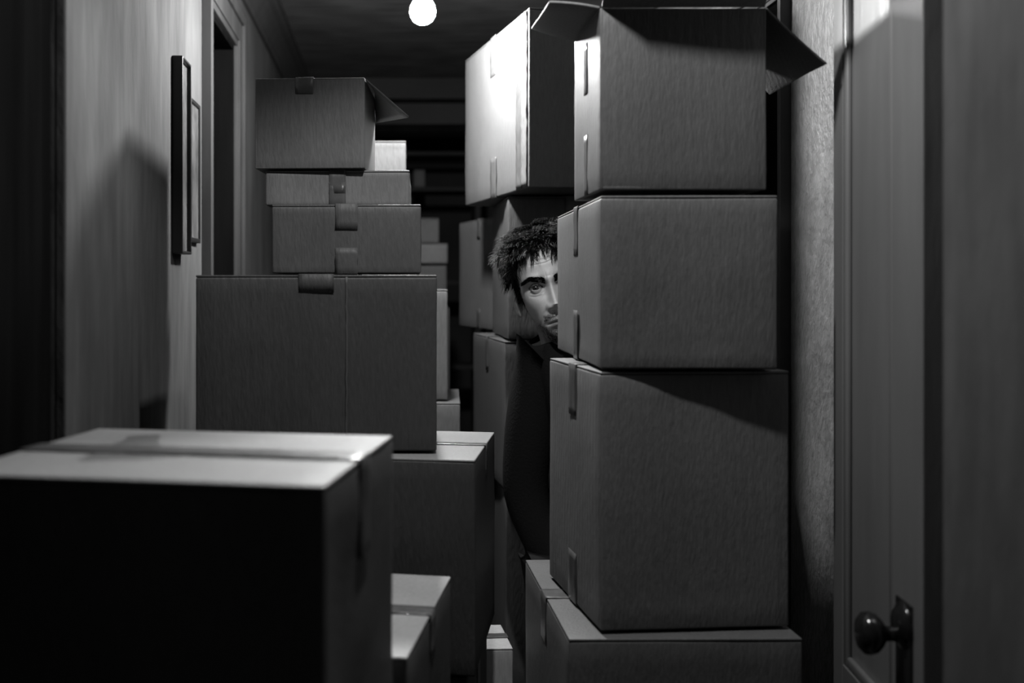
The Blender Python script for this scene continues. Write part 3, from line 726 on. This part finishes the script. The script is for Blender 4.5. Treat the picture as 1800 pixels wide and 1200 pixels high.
while n_s < 8500:
    u = rh.uniform(-math.pi, math.pi); z = -.07+.19*math.sin(rh.random()*math.pi/2)
    if z < hairline(u) or rh.random() > np.interp(z, *A_)/.075+.08: continue
    p = head_surface(u, min(z, .1195)); nrm = hn(u, z)
    if z > .116: q_ = math.sqrt(rh.random()); p.x *= q_; p.y *= q_; p.z -= .006; nrm = (p-Vector((0, .01, .025))).normalized()
    p = p+nrm*(.007*min(1, max(0, (z-.02)/.05)))
    ci = min(range(len(clumps)), key=lambda k: -clumps[k][0].dot(nrm)) if n_s % 1 == 0 else 0
    cd, ph, ls = clumps[ci]
    side = max(0, 1-z/.1)
    dirs = []; ln = (.036+.014*max(0, z)/.12)*ls*rh.uniform(.8, 1.15)
    frontness = max(0, math.cos(u))
    low = z < .03
    if z > .112: ln *= .6
    if low: ln *= .5
    comb = Vector((math.copysign(.35, nrm.x) if abs(nrm.x) > .3 else .45*math.sin(ph), -.75*frontness+.15, -.25 if z > .05 else -.9))
    swirl = Vector((math.sin(ph*3), math.cos(ph*2), math.sin(ph*5)))*.45
    for k in range(6):
        tt = k/5
        v = nrm*(.85-.65*tt)*(1 if not low else .5)+comb*(.35+.55*tt)+swirl*(.5+.3*tt)+Vector((0, 0, -.55*tt*tt))
        v += Vector((math.sin(ph+k*1.5), math.cos(ph*1.7+k*1.4), 0))*.35+Vector((rh.gauss(0, 1), rh.gauss(0, 1), rh.gauss(0, 1)))*.10
        if z > .09: v.z *= .5; v.x -= .2; v.y -= .15
        dirs.append(v.normalized())
    seeds.append((p-nrm*.002, dirs, ln, .00075)); n_s += 1
# wisps falling over the forehead
for i in range(46):
    x0 = rh.uniform(-.062, .055); u = math.asin(max(-1, min(1, x0/.075))); z = hairline(u)+rh.uniform(.0, .018)
    base_ = head_surface(u, z); nr = hn(u, z)
    cl = [(rh.uniform(-.5, .4), rh.uniform(0, 6.28))]
    for j in range(9):
        dirs = []
        for k in range(6):
            tt = k/5; dirs.append((nr*(.75-1.1*tt)+Vector((cl[0][0]+.45*math.sin(cl[0][1]+k*1.1), -.25+.25*tt, -.35-1.2*tt))+Vector((rh.gauss(0, .06), 0, rh.gauss(0, .06)))).normalized())
        seeds.append((base_+Vector((rh.gauss(0, .0014), 0, rh.gauss(0, .0014))), dirs, rh.uniform(.034, .056), .0006))
hmz = strands(seeds); hmz.transform(MH); ho = obj('hair', hmz, HAIR, man)
# dark scalp under the strands
bs_ = bmesh.new(); G = {}
us = np.linspace(-math.pi, math.pi, 97)[:-1]; tt_ = np.linspace(0, 1, 26)
for i, u in enumerate(us):
    for j, t_ in enumerate(tt_):
        z = hairline(u)+(.1198-hairline(u))*math.sin(t_*math.pi/2); p = head_surface(u, z); nrm = hn(u, z)
        bump_ = (.001+.007*min(1, 3*t_))*(1+.5*noise.noise(p*60))
        G[i, j] = bs_.verts.new(p+nrm*bump_)
for i in range(96):
    for j in range(25): bs_.faces.new((G[i, j], G[(i+1) % 96, j], G[(i+1) % 96, j+1], G[i, j+1]))
bmesh.ops.recalc_face_normals(bs_, faces=bs_.faces)
sm_ = bpy.data.meshes.new('scalp'); bs_.to_mesh(sm_); bs_.free(); sm_.transform(MH); obj('scalp_hair', sm_, SCALP, man)
# eyebrows, lashes and beard hairs
def face_y(x, z):
    j = int(round((z+.118)/.238*(NV-1))); j = max(0, min(NV-1, j)); row = hx[j]; fr = np.abs(hU[j]) < 1.7
    k = np.argmin(np.where(fr, np.abs(row-x), 9)); return float(hy[j, k])
for s in (-1, 1):
    bs = []
    for i in range(620):
        t_ = rh.random(); xx = .009+.047*t_; zc = float(np.interp(t_, [0, .25, .62, 1], [.0085, .0130, .0190, .0140]))+rh.gauss(0, .0006)
        hw = .0064*(1-.5*t_); zz_ = zc+rh.uniform(-hw, hw)*.9
        p = Vector((s*xx, face_y(s*xx, zz_)-.0003, zz_)); ln = rh.uniform(.006, .009)
        up_ = .55*(1-t_*1.5)
        d0 = Vector((s*(.5+.5*t_), -.25, up_+.1*rh.gauss(0, 1))).normalized()
        d1_ = (d0+Vector((s*.2, .35, -.25))).normalized()
        bs.append((p, [d0, d0, d1_, d1_], ln, .00030))
    m_ = strands(bs, 4); m_.transform(MH); obj('eyebrow', m_, BROW, man)
    bs = []
    for i in range(60):
        t_ = rh.random(); dxx = -.0128+.0262*t_; zz_ = EYZ+.0058*math.sin(math.pi*t_)**.8+.0012*(t_-.4); xx = EYX+dxx
        p = Vector((s*xx, EYY-math.sqrt(max(1e-6, (ER+.0014)**2-dxx**2-(zz_-EYZ)**2)), zz_))
        d0 = Vector((s*dxx*25, -1, .25)).normalized(); d1_ = Vector((s*dxx*30, -.7, .8)).normalized()
        bs.append((p, [d0, d0, d1_, d1_], .0065, .00022))
    m_ = strands(bs, 4); m_.transform(MH); obj('eyelashes', m_, BROW, man)
bs = []
while len(bs) < 2400:
    x_ = rh.uniform(-.062, .062); z_ = rh.uniform(-.112, -.03); ax = abs(x_)
    jit = rh.gauss(0, .0025)
    ok = (z_ < -.088+jit and ax < .045) or (-.0665 < z_ < -.0575+jit and ax < .030) or (z_ < -.056-.62*(.066-ax)+jit and ax > .027)
    if not ok: continue
    a_ = float(np.interp(z_, *A_))
    if ax > a_*.97: continue
    p = Vector((x_, face_y(x_, z_)-.0001, z_)); d0 = Vector((x_*4+rh.gauss(0, .2), -.5, -.8+rh.gauss(0, .2))).normalized()
    bs.append((p, [d0, d0], rh.uniform(.0012, .0026)*(1.5 if ax < .03 else .8), .00020))
m_ = strands(bs, 2); m_.transform(MH); obj('beard', m_, BROW, man)

# clothes
P, E, R, add, pel, g = bodyset('cloth')
R[0] = (.152, .122)
wai = add((.05, .02, 1.04), .118, pel); che = add((.045, .025, 1.20), .128, wai); upc = add((.03, .03, 1.315), .108, che); c1_ = add((-.010, .03, 1.372), .068, upc); add(head_pt((0, .035, -.112)), .066, c1_)
for s in (-1, 1):
    sh_ = add((.045+s*.140, .03, 1.335), .068, upc); el = add((.05+s*.175, .045, 1.03), .054, sh_); wr = add((.05+s*.086, -.02, .82), .038, el)
cl = skinned(P, E, R, 2); obj('sweater', cl, SWEATER, man)
P, E, R, add, pel, g = bodyset('cloth')
R[0] = (.146, .114)
for s in (-1, 1):
    hp = add((.05+s*.085, .02, .84), .104, pel); kn_ = add((.05+s*.09, .0, .48), .072, hp); add((.05+s*.09, .025, .10), .056, kn_)
cl = skinned(P, E, R, 2); obj('trousers', cl, TROUSER, man)
for s in (-1, 1):
    bm = rounded(.045, .125, .045, r=.03, n=6); 
    for v in bm.verts:
        if v.co.y < 0: v.co.z = -.045+(v.co.z+.045)*(1+.5*v.co.y/.125)
    bmesh.ops.translate(bm, vec=(.05+s*.09, -.02, .045), verts=bm.verts); obj('shoe', bm, SHOE, man)
